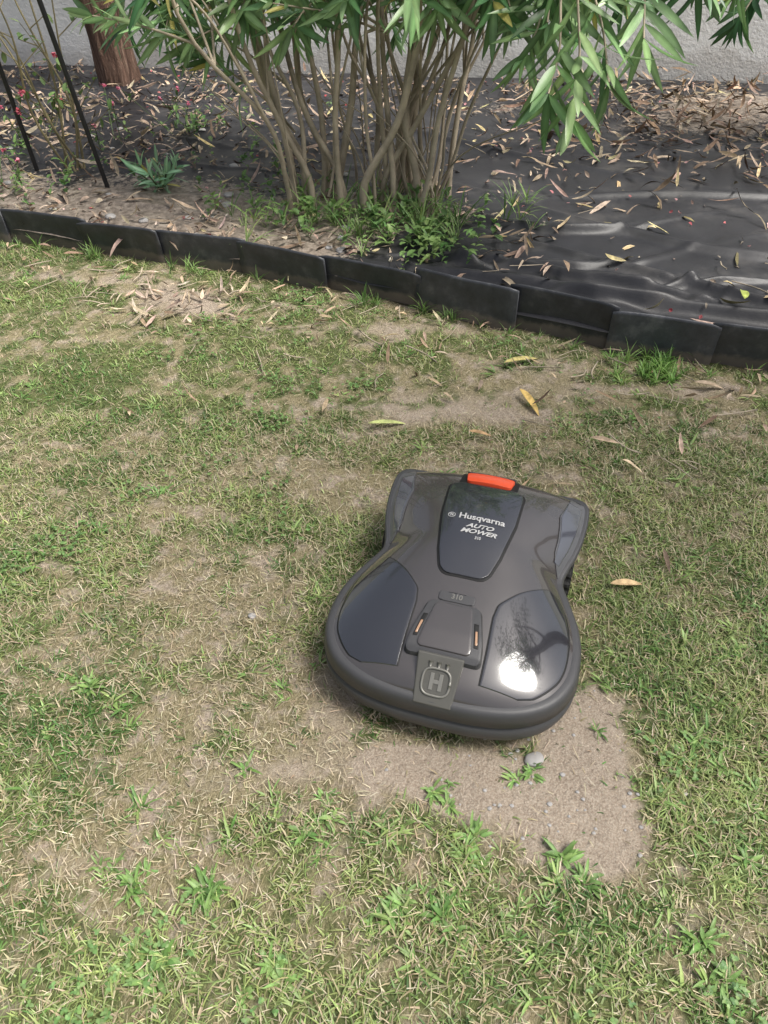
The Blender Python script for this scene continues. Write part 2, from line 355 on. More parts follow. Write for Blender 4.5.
x,y=bsc(3400,lambda x,y,e:gs(x,y,1.9,4.8,1.1,.75)); litter('pile_leaves',x,y,(.08,.17),(.014,.026),(.19,.125,.085),(.48,.34,.23),bedz,parent=pl,zr=.10)
x,y=bsc(1300,lambda x,y,e:.3+0*x); litter('yellow_leaves',x,y,(.05,.14),(.011,.019),(.46,.36,.17),(.62,.52,.30),bedz,parent=pl)
x,y=bsc(7000,lambda x,y,e:np.clip(.7*sm(.3,-.4,x)+.15,0,1)); litter('leaf_scraps',x,y,(.01,.035),(.006,.012),(.18,.14,.11),(.54,.45,.37),bedz,parent=pl)
x,y=bsc(1000,lambda x,y,e:np.clip(.2+.3*sm(.5,0,e)+.3*sm(-.5,-1.5,x),0,1)); litter('pink_petals',x,y,(.010,.024),(.010,.018),(.55,.09,.11),(.8,.50,.48),bedz,M_pet,.010,pl,broad)
xs_,ys_=scatter(1300,-2,2,1.2,3.3,lambda x,y: np.clip(sm(.8,.05,Ye(x)-y)*.8+.05,0,1))
litter('lawn_leaves',xs_,ys_,(.02,.10),(.005,.014),(.26,.18,.11),(.56,.44,.31),gz,lift=.020,parent=pl)
xs_=rng.normal(-.80,.13,80); ys_=rng.normal(2.66,.10,80)
litter('lawn_leaf_heap',xs_,ys_,(.03,.11),(.005,.014),(.28,.20,.14),(.56,.46,.36),gz,lift=.014,parent=pl)
def one(name,x,y,az,L,W,col,k=.5,z=.026):
    d=np.array([[math.cos(R(az)),math.sin(R(az)),.06]]); nn=np.array([[.1,-.15,1.]])
    o=leafset(name,np.array([[x,y,float(gz(np.array(x),np.array(y)))+z]]),d,nn,L,W,k,np.array([col]),10,lance,.3,1.2,M_dead); o.parent=pl
one('fallen_leaf_a',.43,2.00,-68,.13,.024,(.60,.42,.14))
one('fallen_leaf_b',.40,2.16,25,.15,.020,(.42,.36,.14))
one('fallen_leaf_c',-.05,1.83,10,.13,.016,(.38,.42,.16))
one('fallen_leaf_d',.53,1.175,5,.085,.018,(.50,.36,.20))
one('fallen_leaf_e',.25,1.78,-10,.07,.014,(.42,.27,.14))
one('fallen_leaf_f',1.0,2.05,-10,.10,.02,(.36,.28,.2))
one('fallen_leaf_g',1.22,2.34,70,.12,.03,(.36,.42,.10),z=.17)
tw=Tubes()
for i in range(120):
    if i<85: x=rng.uniform(-1.4,1.4); y=float(Ye(x))-rng.uniform(.05,.7)**1.3-.03; z0=float(gz(np.array(x),np.array(y)))+.016
    else: x=rng.uniform(-2.2,2.2); y=float(Ye(x))+rng.uniform(.1,2); z0=float(bedz(np.array(x),np.array(y)))+.02
    a=rng.uniform(0,6.28); Lh=rng.uniform(.04,.16); v=np.array([math.cos(a),math.sin(a),rng.uniform(-.05,.15)])
    p=np.array([x,y,z0]); tw.add(smoothpath([p,p+v*Lh*.5+rng.normal(0,.008,3)*[1,1,.3],p+v*Lh],6),rng.uniform(.0010,.0026),5)
tw.make('twigs',M_stem,pl)
M_stone=plain('stone_mat',(.34,.33,.32),.8,bscale=40,bstr=.8,var=.3)
def stone(name,x,y,r,zf=gz,parent=None):
    bpy.ops.mesh.primitive_ico_sphere_add(subdivisions=3,radius=r,location=(x,y,float(zf(np.array(x),np.array(y)))+r*.25))
    o=bpy.context.object; o.name=name; s=rng.random()*50
    for v in o.data.vertices:
        c=v.co; f=.8+.4*float(vn(c.x/r*1.1+s,c.y/r*1.1+c.z/r)); v.co=Vector((c.x*f*1.15,c.y*f,c.z*f*.55))
    o.data.polygons.foreach_set('use_smooth',[True]*len(o.data.polygons)); o.data.materials.append(M_stone)
    if parent:o.parent=parent
stone('stone',.287,.735,.016); stone('stone',-.30,1.09,.008)
peb=empty('pebbles')
for i in range(40):
    x=rng.uniform(-2.3,.2); y=float(Ye(x))+rng.uniform(.1,1.6); stone('pebble_%d'%i,x,y,rng.uniform(.006,.022),bedz,peb)
for i in range(60):
    x,y=rng.normal(.30,.13),rng.normal(.67,.10); stone('crumb_%d'%i,x,y,rng.uniform(.0015,.0045),gz,peb)
# ---------------------------------------------------------------- oleander
def whorls(acc,path,t0,nw,Lr,Wr,spread=(35,75),g=.2,hue=None):
    path=np.asarray(path); T=norm(np.gradient(path,axis=0)); n=len(path)
    hue=rng.random() if hue is None else hue
    for i in range(nw):
        u=(t0+(1-t0)*i/max(1,nw-1))*(n-1); j=min(int(u),n-2); f=u-j
        p=path[j]*(1-f)+path[j+1]*f; t=T[j]
        a=np.cross(t,[.3,.2,1.]) ; a=a/(np.linalg.norm(a)+1e-6); b=np.cross(t,a); ph=rng.random()*6.28
        tip=i/max(1,nw-1)
        for k in range(3 if i<nw-1 else 5):
            th=ph+k*2.094+rng.normal(0,.25); sp=R(rng.uniform(*spread))*(1-.45*tip)
            rad=math.cos(th)*a+math.sin(th)*b
            d=t*math.cos(sp)+rad*math.sin(sp); nn=t*math.sin(sp)-rad*math.cos(sp)
            d=d+np.array([0,0,-g*rng.random()])
            if nn[2]<0 and rng.random()<.75: nn=nn*np.array([1,1,-1])
            acc.append((p,d,nn,rng.uniform(*Lr)*(1-.25*tip),rng.uniform(*Wr),rng.uniform(.0,.7),np.clip(hue+rng.normal(0,.25),0,1)))
def bake(acc,name,parent,c0=(.07,.16,.065),c1=(.26,.39,.175)):
    b=np.array([a[0] for a in acc]);d=np.array([a[1] for a in acc]);nn=np.array([a[2] for a in acc])
    L=np.array([a[3] for a in acc]);W=np.array([a[4] for a in acc]);k=np.array([a[5] for a in acc]);u=np.array([a[6] for a in acc])
    col=jitcol(c0,c1,len(acc),u,.18); yl=rng.random(len(acc))<.02; col[yl]=(.5,.45,.14)
    leafset(name,b,d,nn,L,W,k,col,6,lance,.22,1.6,M_ole,parent)
po=empty('oleander_bush'); tb=Tubes(); acc=[]
stems=[]
B0=[(-.42,-.72),(-.40,-.60),(-.38,-.50),(-.33,-.60),(-.30,-.36),(-.28,-.46),(-.22,-.22),(-.18,-.34),(-.12,-.10),(-.08,-.06),(-.03,-.18),(.0,.05),(.03,-.04),(.06,.12),(.09,.0),(.12,.22),(.14,.06),(.16,.26),(.19,.36),(.20,.45),(.23,.34),(-.1,.14),(.08,.3),(-.25,-.05),(.1,-.06),(.02,.22),(-.36,-.70),(-.2,-.50),(.11,.22),(.05,-.12),(.17,.5),(-.05,.3),(-.3,-.15),(.15,-.05)]
for i,(xb_,xt) in enumerate(B0):
    xb_+=.03+rng.normal(0,.02); xt+=.04
    y0=3.36+rng.uniform(-.10,.32); ys=rng.uniform(-.2,.5); sl=(xt-xb_)/.75
    H=rng.uniform(1.7,2.7); c=rng.normal(0,.035,3)
    z0=float(bedz(np.array(xb_),np.array(y0)))-.03
    P=[(xb_,y0,z0),(xb_+sl*.12-c[2]*.6,y0+ys*.1,.24),(xb_+sl*.35+c[0],y0+ys*.25,.48),(xt+c[1],y0+ys*.6,.85),(xt+sl*.45+rng.normal(0,.06),y0+ys*1.2,.85+(H-.85)*.5),(xt+sl*.9+rng.normal(0,.1),y0+ys*1.7,H)]
    pa=smoothpath(P,26); r=rng.choice([.007,.009,.012,.015,.019]); tb.add(pa,np.linspace(r,r*.4,26),8)
    stems.append(pa)
    whorls(acc,pa[20:],.0,7,(.12,.19),(.018,.028))
    for q in range(4):
        j=rng.integers(14,25); p=pa[j]; a=rng.uniform(0,6.28); Lb=rng.uniform(.25,.6)
        v=np.array([math.cos(a),math.sin(a),rng.uniform(.2,1.0)])
        e=smoothpath([p,p+v*Lb*.5,p+v*Lb+np.array([0,0,-.06*Lb])],10)
        tb.add(e,np.linspace(.006,.003,10),6); whorls(acc,e,.25,7,(.11,.18),(.017,.027))
for i in range(18):
    x=rng.uniform(-.42,.28); y=3.38+rng.uniform(-.1,.25); z0=float(bedz(np.array(x),np.array(y))); v=rng.normal(0,.18,2)
    tb.add(smoothpath([(x,y,z0),(x+v[0]*.5,y+v[1]*.3,z0+.25),(x+v[0]*1.6,y+v[1],z0+rng.uniform(.4,.8))],10),np.linspace(.005,.002,10),5)
S=[((.2,3.5,1.2),(.52,2.95,1.18),(.60,2.68,.88),(.595,2.58,.66)),
   ((.2,3.5,1.2),(.50,3.0,1.16),(.55,2.72,.88),(.52,2.62,.72)),
   ((.2,3.5,1.2),(.52,3.1,1.2),(.67,2.80,.93),(.72,2.68,.74)),
   ((.25,3.6,1.15),(.5,3.3,1.12),(.57,3.10,1.0),(.55,2.95,.86)),
   ((.25,3.6,1.15),(.5,3.3,1.05),(.55,3.10,.88),(.50,3.0,.76)),
   ((.3,3.6,1.3),(.7,3.1,1.25),(.82,2.90,1.0),(.84,2.80,.84)),
   ((.3,3.6,1.1),(.6,3.3,1.15),(.74,3.12,1.06),(.80,3.00,.94)),
   ((.3,3.6,1.1),(.55,3.3,1.0),(.66,3.12,.98),(.70,3.00,.92)),
   ((.3,3.6,1.0),(.37,3.6,1.0),(.44,3.46,.95),(.48,3.36,.84)),
   ((.2,3.6,1.0),(.3,3.4,1.0),(.36,3.22,.98),(.38,3.10,.90)),
   ((-.4,3.7,.9),(-.5,3.6,.95),(-.52,3.5,.92),(-.54,3.38,.84)),
   ((-.5,3.7,.9),(-.7,3.6,.95),(-.80,3.5,.90),(-.86,3.42,.76)),
   ((-.6,3.7,1.0),(-.85,3.6,1.0),(-.95,3.55,.90),(-1.02,3.5,.78)),
   ((-.5,3.7,.7),(-.62,3.55,.75),(-.68,3.45,.76),(-.74,3.38,.74)),
   ((-.2,3.6,.8),(-.26,3.45,.85),(-.30,3.35,.84),(-.34,3.24,.80)),
   ((-.1,3.6,.9),(-.1,3.4,.95),(-.10,3.25,.94),(-.13,3.12,.90)),
   ((.05,3.7,.9),(.1,3.45,.98),(.16,3.3,.95),(.20,3.18,.88)),
   ((.2,3.8,.9),(.35,3.9,.95),(.48,3.95,.90),(.58,3.95,.80)),
   ((-.3,3.9,.85),(-.35,4.1,.9),(-.38,4.2,.82),(-.38,4.25,.70)),
   ((-.1,3.9,.9),(.0,4.2,.9),(.02,4.25,.75),(.05,4.27,.62)),
   ((.3,3.9,.9),(.6,4.0,.92),(.76,3.98,.82),(.86,3.95,.70)),
   ((-.6,3.9,.9),(-.9,3.8,.95),(-1.05,3.75,.88),(-1.14,3.72,.80)),
   ((-.45,3.8,.5),(-.6,3.85,.60),(-.75,3.9,.66),(-.86,3.9,.66)),
   ((-.4,3.6,.35),(-.5,3.5,.5),(-.66,3.5,.62),(-.75,3.5,.66)),
   ((.3,3.6,1.2),(.5,3.5,1.2),(.62,3.4,1.0),(.66,3.3,.86)),
   ((.3,3.6,1.3),(.8,3.2,1.3),(.98,3.0,1.08),(1.02,2.92,.98))]
for i in range(24):
    x=rng.uniform(-.85,.75); y=rng.uniform(3.1,4.3); z=rng.uniform(.84,1.05)
    s=stems[int(np.clip((x+.6)/1.1*24,0,25))][rng.integers(9,14)]
    o=np.array([x-s[0],y-s[1],0])*.3
    S.append((tuple(s),tuple(s*.4+np.array([x,y,z])*.6+[0,0,.08]),(x,y,z),(x+o[0]+rng.normal(0,.03),y+o[1]-.08,z-rng.uniform(-.04,.10))))
for P in S:
    pa=smoothpath(P,16); tb.add(pa,np.linspace(.006,.003,16),6)
    whorls(acc,pa,.5,7,(.17,.27),(.019,.031),(40,95),.2)
tb.make('stems',M_stem,po); bake(acc,'leaves',po)
po2=empty('oleander_bush'); tb=Tubes(); acc=[]
for i in range(14):
    xb_=2.45+rng.uniform(-.15,.15); y0=4.4+rng.uniform(-.15,.15); xt=rng.uniform(1.5,2.9); yt=rng.uniform(3.5,4.8)
    pa=smoothpath([(xb_,y0,.06),(xb_*.7+xt*.3,y0*.6+yt*.4,.9),(xt,yt,rng.uniform(1.5,2.3))],18)
    tb.add(pa,np.linspace(.014,.005,18),7); whorls(acc,pa,.7,8,(.12,.19),(.018,.028))
    for q in range(3):
        p=pa[rng.integers(9,17)]; v=rng.normal(0,.5,3); v[2]=abs(v[2]); e=smoothpath([p,p+v*.3,p+v*.55],8); tb.add(e,.004,6); whorls(acc,e,.2,6,(.11,.18),(.018,.026))
for P in [((2.1,4.3,1.2),(1.7,3.8,1.1),(1.52,3.6,.92),(1.42,3.5,.80)),((2.2,4.3,1.2),(1.8,3.6,1.1),(1.66,3.4,.92),(1.60,3.3,.78)),((2.1,4.3,1.2),(1.6,4.0,1.1),(1.35,3.9,.94),(1.22,3.85,.82)),((2.2,4.3,1.3),(1.7,3.3,1.2),(1.55,3.1,.98),(1.46,3.0,.84)),((2.3,4.3,1.1),(2.1,3.9,1.0),(2.0,3.75,.85),(1.97,3.65,.72)),((2.3,4.3,1.1),(1.9,3.7,1.0),(1.75,3.55,.86),(1.68,3.45,.72)),((2.2,4.2,1.2),(1.6,3.5,1.15),(1.38,3.3,1.02),(1.26,3.2,.92))]:
    pa=smoothpath(P,14); tb.add(pa,np.linspace(.007,.003,14),6); whorls(acc,pa,.45,8,(.15,.23),(.02,.030),(35,85),.25)
tb.make('stems',M_stem,po2); bake(acc,'leaves',po2,(.05,.12,.05),(.17,.29,.11))
# ---------------------------------------------------------------- bed plants
pg=empty('ground_cover_weeds')
def bpts(n,cx,cy,sx,sy):
    x=rng.normal(cx,sx,n); y=rng.normal(cy,sy,n); k=(y>Ye(x)+.03); return x[k],y[k]
for nm,(n,cx,cy,sx_,sy_) in {'ivy_a':(60,.15,3.06,.16,.15),'ivy_b':(44,-.25,3.23,.28,.10),'ivy_c':(30,-.95,4.6,.25,.3),'ivy_d':(18,.22,2.83,.10,.08),'ivy_e':(26,-1.7,3.7,.25,.2),'ivy_f':(20,-.55,3.6,.15,.2)}.items():
    x,y=bpts(n,cx,cy,sx_,sy_)
    rosette(nm,x,y,4,9,(.022,.05),(.012,.026),(5,70),(.08,.17,.05),(.24,.37,.12),broad,M_weed,dz=.015,zf=lambda X,Y: bedz(X,Y)+rng.random(len(X))*.08).parent=pg
x,y=bpts(70,-.05,3.20,.3,.12)
rosette('grassy_shoots',x,y,6,12,(.08,.2),(.004,.008),(40,85),(.09,.18,.05),(.25,.36,.12),lance,M_weed,zf=bedz).parent=pg
x=rng.uniform(-2.4,1.9,50); y=Ye(x)-rng.uniform(.02,.07,50)
rosette('edge_tufts',x,y,10,24,(.03,.10),(.003,.005),(35,88),(.09,.18,.04),(.25,.37,.12),lance,M_weed).parent=pg
x=rng.normal(.90,.07,34); y=rng.normal(2.12,.045,34)
rosette('tall_tuft',x,y,12,24,(.025,.07),(.003,.0045),(40,85),(.12,.26,.05),(.28,.42,.12),lance,M_weed).parent=pg
ps=empty('spurge_plant'); acc=[]; tb=Tubes()
for i in range(7):
    a=i*.9; v=np.array([math.cos(a)*.9,math.sin(a)*.9,1.]); p=np.array([-1.06,3.64,.08]); pa=smoothpath([p,p+v*.05,p+v*.10],8)
    tb.add(pa,.004,6); whorls(acc,pa,.3,3,(.08,.13),(.014,.020),(40,80),.1,.9)
tb.make('stems',M_gstem,ps); bake(acc,'leaves',ps,(.16,.31,.16),(.28,.45,.27))
pr=empty('rose_bush'); tb=Tubes(); lv=[];fl_=[]
for i,(dx,dy,h) in enumerate([(-.18,.05,1.0),(-.3,-.1,.8),(.0,.1,1.1),(-.1,-.15,.9),(.1,.0,.8),(-.4,.1,.9)]):
    b0=np.array([-1.56+rng.normal(0,.04),3.92+rng.normal(0,.03),.05])
    pa=smoothpath([b0,b0+[dx*.3+rng.normal(0,.04),dy*.4,h*.35],b0+[dx*.6+rng.normal(0,.04),dy*.8,h*.7],b0+[dx,dy,h]],16)
    tb.add(pa,np.linspace(.007,.003,16),6)
    for q in range(6):
        j=rng.integers(3,15); v=np.array([rng.normal(0,1),rng.normal(0,1),.9]); v/=np.linalg.norm(v); e=smoothpath([pa[j],pa[j]+v*.08,pa[j]+v*rng.uniform(.12,.25)],6); tb.add(e,np.linspace(.003,.0015,6),5)
        for s in range(3):
            lv.append((e[-1-s],rng.normal(0,1,3),np.array([.1,.1,1.]),.035,.02,.3,rng.random()))
        if rng.random()<.12: fl_.append(e[-1])
fl_.append(np.array([-1.5,3.9,.6]))
tb.make('stems',plain('rose_stem_mat',(.20,.17,.09),.6,var=.4),pr)
b=np.array([a[0] for a in lv]);d=np.array([a[1] for a in lv]);nn=np.array([a[2] for a in lv])
leafset('leaves',b,d,nn,.045,.024,.4,jitcol((.10,.18,.05),(.22,.33,.11),len(lv)),4,broad,.2,1.2,M_weed,pr)
fp=[tuple(p) for p in fl_]
b=np.repeat(np.array(fp),9,0); d=rng.normal(0,1,(len(b),3)); 
leafset('flowers',b,d,np.tile([[.2,.1,1.]],(len(b),1)),.020,.018,.9,jitcol((.6,.08,.14),(.8,.25,.3),len(b)),3,broad,.2,1,M_pet,pr)
pf=empty('pink_flower_plant'); tb=Tubes(); fb=[];lf=[]
for (cx_,cy_,k) in [(-1.78,3.62,5),(-1.15,4.55,4),(-1.45,4.3,3),(-1.9,4.3,3)]:
    for q in range(k):
        p=np.array([cx_+rng.normal(0,.05),cy_+rng.normal(0,.05),0]); p[2]=float(bedz(p[0],p[1])); v=np.array([rng.normal(0,.3),rng.normal(0,.3),1]); hgt=rng.uniform(.1,.28)
        e=smoothpath([p,p+v*hgt*.5,p+v*hgt],6); tb.add(e,.0022,5); fb.append(e[-1])
        for s in range(10): lf.append(e[rng.integers(0,5)])
tb.make('stems',M_gstem,pf)
b=np.repeat(np.array(fb),8,0); leafset('flowers',b,rng.normal(0,1,(len(b),3)),np.tile([[.2,.1,1.]],(len(b),1)),.016,.015,.6,jitcol((.65,.10,.2),(.85,.35,.45),len(b)),3,broad,.2,1,M_pet,pf)
b=np.array(lf); leafset('leaves',b,rng.normal(0,1,(len(b),3)),np.tile([[.1,.1,1.]],(len(b),1)),.045,.016,.5,jitcol((.10,.19,.06),(.24,.36,.12),len(b)),4,lance,.2,1.2,M_weed,pf)
for (p0,p1) in [((-1.31,3.68,-.05),(-1.50,3.66,1.5)),((-1.73,3.90,-.05),(-1.80,3.86,1.3))]:
    t=Tubes(); t.add(smoothpath([p0,((p0[0]+p1[0])/2,(p0[1]+p1[1])/2,(p0[2]+p1[2])/2),p1],12),.011,10)
    P=np.array(p1); t.add([P-[0,0,.005],P+[0,0,.012],P+[0,0,.02]],[.016,.016,.006],10)
    t.make('garden_stake',M_metal)
# ---------------------------------------------------------------- trees
m,nt,b=newmat('bark_mat')
n1=noise(nt,28,7,.7,stretch=(1,1,.14),warp=1.5); c=ramp(nt,n1,[(.3,(.05,.028,.021)),(.5,(.21,.12,.085)),(.72,(.46,.31,.23))])
nt.links.new(c,b.inputs['Base Color']); b.inputs['Roughness'].default_value=.95; bump(nt,b,n1,.07,1.0)
M_bark=m
def tree(path,radii,crown,nlimb,seed,leafcol=((.03,.065,.02),(.08,.13,.04)),Lr=(.06,.12),spreadr=.17,k=60):
    pt=empty('tree'); P=smoothpath(path,60); rr=np.interp(np.linspace(0,1,60),[0,.05,.2,.7,1],radii)
    V=[];Fc=[];SG=64
    for i,(p,r) in enumerate(zip(P,rr)):
        for j in range(SG):
            th=2*math.pi*j/SG; jj=min(j,SG-j)
            q=r*(1+.34*(float(fbm(np.array(jj/SG*26.0+.3*math.sin(p[2]*3)),np.array(p[2]*2.2+seed),1,3))-.5)+.06*math.sin(3*th+p[2]*2))
            V.append((p[0]+q*math.cos(th),p[1]+q*math.sin(th),p[2]))
        if i:
            for j in range(SG): a=(i-1)*SG; Fc.append((a+j,a+(j+1)%SG,a+SG+(j+1)%SG,a+SG+j))
    mkobj('trunk',V,Fc,M_bark,pt)
    tb=Tubes(); cb=[]
    for i in range(nlimb):
        s=P[rng.integers(40,60)]; e1=np.array(crown[0])+rng.normal(0,1,3)*np.array(crown[1])
        mid_=(s+e1)/2+np.array([0,0,.2])+rng.normal(0,.1,3)
        e=smoothpath([s,mid_,e1],12); tb.add(e,np.linspace(.035,.008,12),7)
        for q in range(7):
            s2=e[rng.integers(4,12)]; v=rng.normal(0,1,3)*[1,1,.5]; v/=np.linalg.norm(v); e2=smoothpath([s2,s2+v*.2,s2+v*.45-[0,0,.04]],6); tb.add(e2,np.linspace(.008,.003,6),5); cb.append(e2[-1]); cb.append(e2[3])
    tb.make('limbs',M_bark,pt)
    cb=np.array(cb); b=np.repeat(cb,k,0)+rng.normal(0,spreadr,(len(cb)*k,3)); d=rng.normal(0,1,b.shape); d[:,2]-=.2
    leafset('foliage',b,d,np.tile([[0.1,.1,1.]],(len(b),1)),rng.uniform(*Lr,len(b)),.024,.4,jitcol(*leafcol,len(b)),3,lance,.2,1.2,M_weed,pt)
tree([(-1.76,5.62,-.05),(-1.77,5.62,.15),(-1.80,5.6,.6),(-1.85,5.58,1.3),(-1.82,5.6,2.1),(-1.7,5.6,2.9)],[.19,.15,.13,.115,.08],((-1.6,5.4,3.4),(.8,.6,.4)),12,0,k=18)
tree([(3.4,2.3,-.05),(3.38,2.28,.2),(3.3,2.2,.9),(3.1,1.9,1.8),(2.8,1.5,2.6),(2.4,1.1,3.2)],[.17,.13,.11,.09,.06],((1.85,.65,3.7),(.60,.60,.25)),16,5,k=16,spreadr=.13)  # unseen tree; crown placed to reflect in the shell and break the sun glint
# ---------------------------------------------------------------- mower
mw=empty('robotic_lawn_mower'); 
M_shell=plain('shell_satin_mat',(.062,.056,.055),.26,1.0,var=.04)
M_gloss=plain('shell_gloss_mat',(.026,.027,.033),.12,1.0,var=.02,spec=.8)  # blue tint in the base colour stands in for reflected sky
M_inset=plain('fender_gloss_mat',(.075,.08,.10),.15,1.0,var=.02,spec=.8)  # lighter blue-grey base colour paints in the sky's reflection on the fenders
M_bump=plain('bumper_mat',(.056,.056,.059),.45,bscale=900,bstr=.3,var=.06)
M_seam=plain('seam_mat',(.006,.006,.006),.6)
M_fend=plain('fender_mat',(.10,.102,.11),.35,.3,var=.04)
M_blk=plain('rubber_mat',(.012,.012,.012),.75,bscale=200)
M_red=plain('stop_button_mat',(.80,.09,.03),.35,.5,var=.03)
M_txt=plain('lettering_mat',(.50,.50,.49),.5,var=.02)
M_bdg=plain('badge_mat',(.09,.088,.078),.5,bscale=400)
M_emb=plain('emblem_mat',(.22,.215,.195),.4,metal=.3)
M_amb=plain('lamp_lens_mat',(.42,.25,.15),.2,.6)
HP=[(0,-.292),(.08,-.289),(.15,-.274),(.205,-.240),(.236,-.185),(.241,-.12),(.231,-.06),(.208,0),(.191,.04),(.188,.065),(.197,.10),(.209,.14),(.218,.19),(.222,.25),(.217,.288),(.190,.302),(.10,.300),(0,.299)]
half=smoothpath([(a,b,0) for a,b in HP],170)[:,:2]
hm=half.copy(); hm[:,1]=np.maximum.accumulate(hm[:,1])+np.arange(170)*1e-7
kidx=int(np.argmax(hm[:,1]>=.3012)) if (hm[:,1]>=.3012).any() else 160
wyx=np.append(hm[:kidx,1],[.3018,.3022]); wyw=np.append(hm[:kidx,0],[.12,0])
def wy(y): return np.interp(y,wyx,wyw)
zy=[-.292,-.286,-.27,-.24,-.2,-.12,-.03,.05,.15,.22,.26,.285,.3022]; zz=[.130,.142,.156,.170,.184,.205,.223,.236,.238,.229,.216,.200,.172]
zp=smoothpath([(a,b,0) for a,b in zip(zy,zz)],200); 
def zc(y): return np.interp(y,zp[:,0],zp[:,1])
def ze(y): return np.interp(y,[-.3,-.1,.05,.1,.2,.31],[.130,.135,.14,.148,.158,.164])
def tz(x,y):
    w=np.maximum(wy(y),.01); s=np.clip(np.abs(x)/w,0,1.0)
    return ze(y)+(np.maximum(zc(y)-ze(y),0))*(1-s**2.7)
def grid(name,XY,Z,mat,smooth=True):
    ny,nx=Z.shape; V=np.concatenate([XY,Z[...,None]],-1)
    idx=np.arange(ny*nx).reshape(ny,nx); F=np.stack([idx[:-1,:-1],idx[:-1,1:],idx[1:,1:],idx[1:,:-1]],-1).reshape(-1,4)
    return mkobj(name,V,F,mat,mw,smooth)
t=np.linspace(0,math.pi,130); yy=.0051-.2970*np.cos(t); ss=np.sin(np.linspace(-math.pi/2,math.pi/2,61))
Yg,Sg=np.meshgrid(yy,ss,indexing='ij'); Xg=Sg*wy(Yg); Zg=tz(Xg,Yg)
grid('upper_shell',np.stack([Xg,Yg],-1),Zg,M_shell)
full=np.concatenate([half,np.stack([-half[::-1,0],half[::-1,1]],-1)[1:-1]])
def off(d,rear):
    o=full.copy(); tn=np.roll(o,-1,0)-np.roll(o,1,0); nr=norm(np.stack([tn[:,1],-tn[:,0]],-1)); o=o+nr*d
    rf=sm(.02,.10,o[:,1])*rear; o[:,0]*=(1-rf*.14); return o
prof=[(-.006,.004,0),(.003,.004,0),(.009,.001,0),(.013,-.006,.1),(.016,-.034,.5),(.010,-.037,1),(.010,-.042,1),(.0165,-.045,1),(.015,-.068,1),(.010,-.083,1),(-.004,-.094,1),(-.03,-.098,1)]
V=[];n=len(full)
for d_,dz,rr_ in prof:
    o=off(d_,rr_); z=ze(o[:,1])+dz
    V.append(np.concatenate([o,z[:,None]],-1))
V=np.array(V); K=len(prof); idx=np.arange(K*n).reshape(K,n); nxt=np.roll(idx,-1,1)
F=np.stack([idx[:-1],nxt[:-1],nxt[1:],idx[1:]],-1).reshape(-1,4)
mkobj('bumper',V,F,M_bump,mw)
mkobj('underside',V[-1],[tuple(range(n))],M_blk,mw,False)
def panel(name,ys,xl,xr,offz,mat,nu=24,extra=None,drop=.004):
    ny=len(ys); U=np.linspace(0,1,nu)
    Yp=np.repeat(np.array(ys)[:,None],nu,1); Xp=np.array(xl)[:,None]*(1-U)+np.array(xr)[:,None]*U
    Zp=tz(Xp,Yp)+offz+(extra(Xp,Yp) if extra is not None else 0)
    V=np.concatenate([np.stack([Xp,Yp],-1),Zp[...,None]],-1)
    big=np.zeros((ny+2,nu+2,3)); big[1:-1,1:-1]=V; big[0,1:-1]=V[0];big[-1,1:-1]=V[-1];big[1:-1,0]=V[:,0];big[1:-1,-1]=V[:,-1]
    big[0,0]=V[0,0];big[0,-1]=V[0,-1];big[-1,0]=V[-1,0];big[-1,-1]=V[-1,-1]
    for sl in (np.s_[0,:],np.s_[-1,:],np.s_[:,0],np.s_[:,-1]):
        e=big[sl]; e[:,2]=tz(e[:,0],e[:,1])-drop
    big[0,:,1]-=.001; big[-1,:,1]+=.001; big[:,0,0]-=.001; big[:,-1,0]+=.001
    o=grid(name,big[...,:2],big[...,2],mat)
    bv=o.modifiers.new('b','BEVEL'); bv.width=.0012; bv.segments=2; bv.limit_method='ANGLE'; bv.angle_limit=R(40)
    return o
def rrect(y0,y1,wfun,r=.02,n=30):
    t=np.linspace(0,1,n); ys=y0+(y1-y0)*(.5-.5*np.cos(math.pi*t)); w=[]
    for y in ys:
        d_=min(y-y0,y1-y); c=0 if d_>=r else r-math.sqrt(max(0,r*r-(r-d_)**2)); w.append(wfun(y)-c)
    return ys,np.array(w)
t=np.linspace(0,1,46); ys=-.260+.252*(.5-.5*np.cos(math.pi*t))
inn=np.interp(ys,[-.26,-.235,-.2,-.13,-.10,-.06,-.008],[.079,.079,.079,.077,.082,.116,.172])
out=wy(ys)*np.interp(ys,[-.26,-.25,-.2,-.1,-.04,-.008],[.83,.90,.935,.94,.935,.90]); out=np.maximum(out,inn+.003)
for s,nm in ((1,'right'),(-1,'left')):
    i2,o2=inn-.003,out+.003
    if s>0: panel('gloss_seam_'+nm,ys,i2,o2,.0008,M_seam); panel('gloss_panel_'+nm,ys,inn,out,.0022,M_gloss)
    else: panel('gloss_seam_'+nm,ys,-o2,-i2,.0008,M_seam); panel('gloss_panel_'+nm,ys,-out,-inn,.0022,M_gloss)
ys=np.linspace(.062,.286,34); w=wy(ys)
fo=w*1.0+.006; fi=w*np.interp(ys,[.062,.10,.2,.286],[.98,.86,.76,.84])
for s,nm in ((1,'right'),(-1,'left')):
    a,b_=(fi,fo) if s>0 else (-fo,-fi); panel('fender_panel_'+nm,ys,a,b_,.003,M_fend,drop=.012)
    ys3=ys[3:-3]; w3=w[3:-3]; fi3=w3*np.interp(ys3,[.08,.2,.27],[.90,.775,.82]); fo3=w3*.955
    a,b_=(fi3,fo3) if s>0 else (-fo3,-fi3); panel('fender_inset_'+nm,ys3,a,b_,.0045,M_inset,nu=12)
lw=lambda y: np.interp(y,[-.05,.0,.1,.2,.24],[.048,.062,.078,.082,.080])
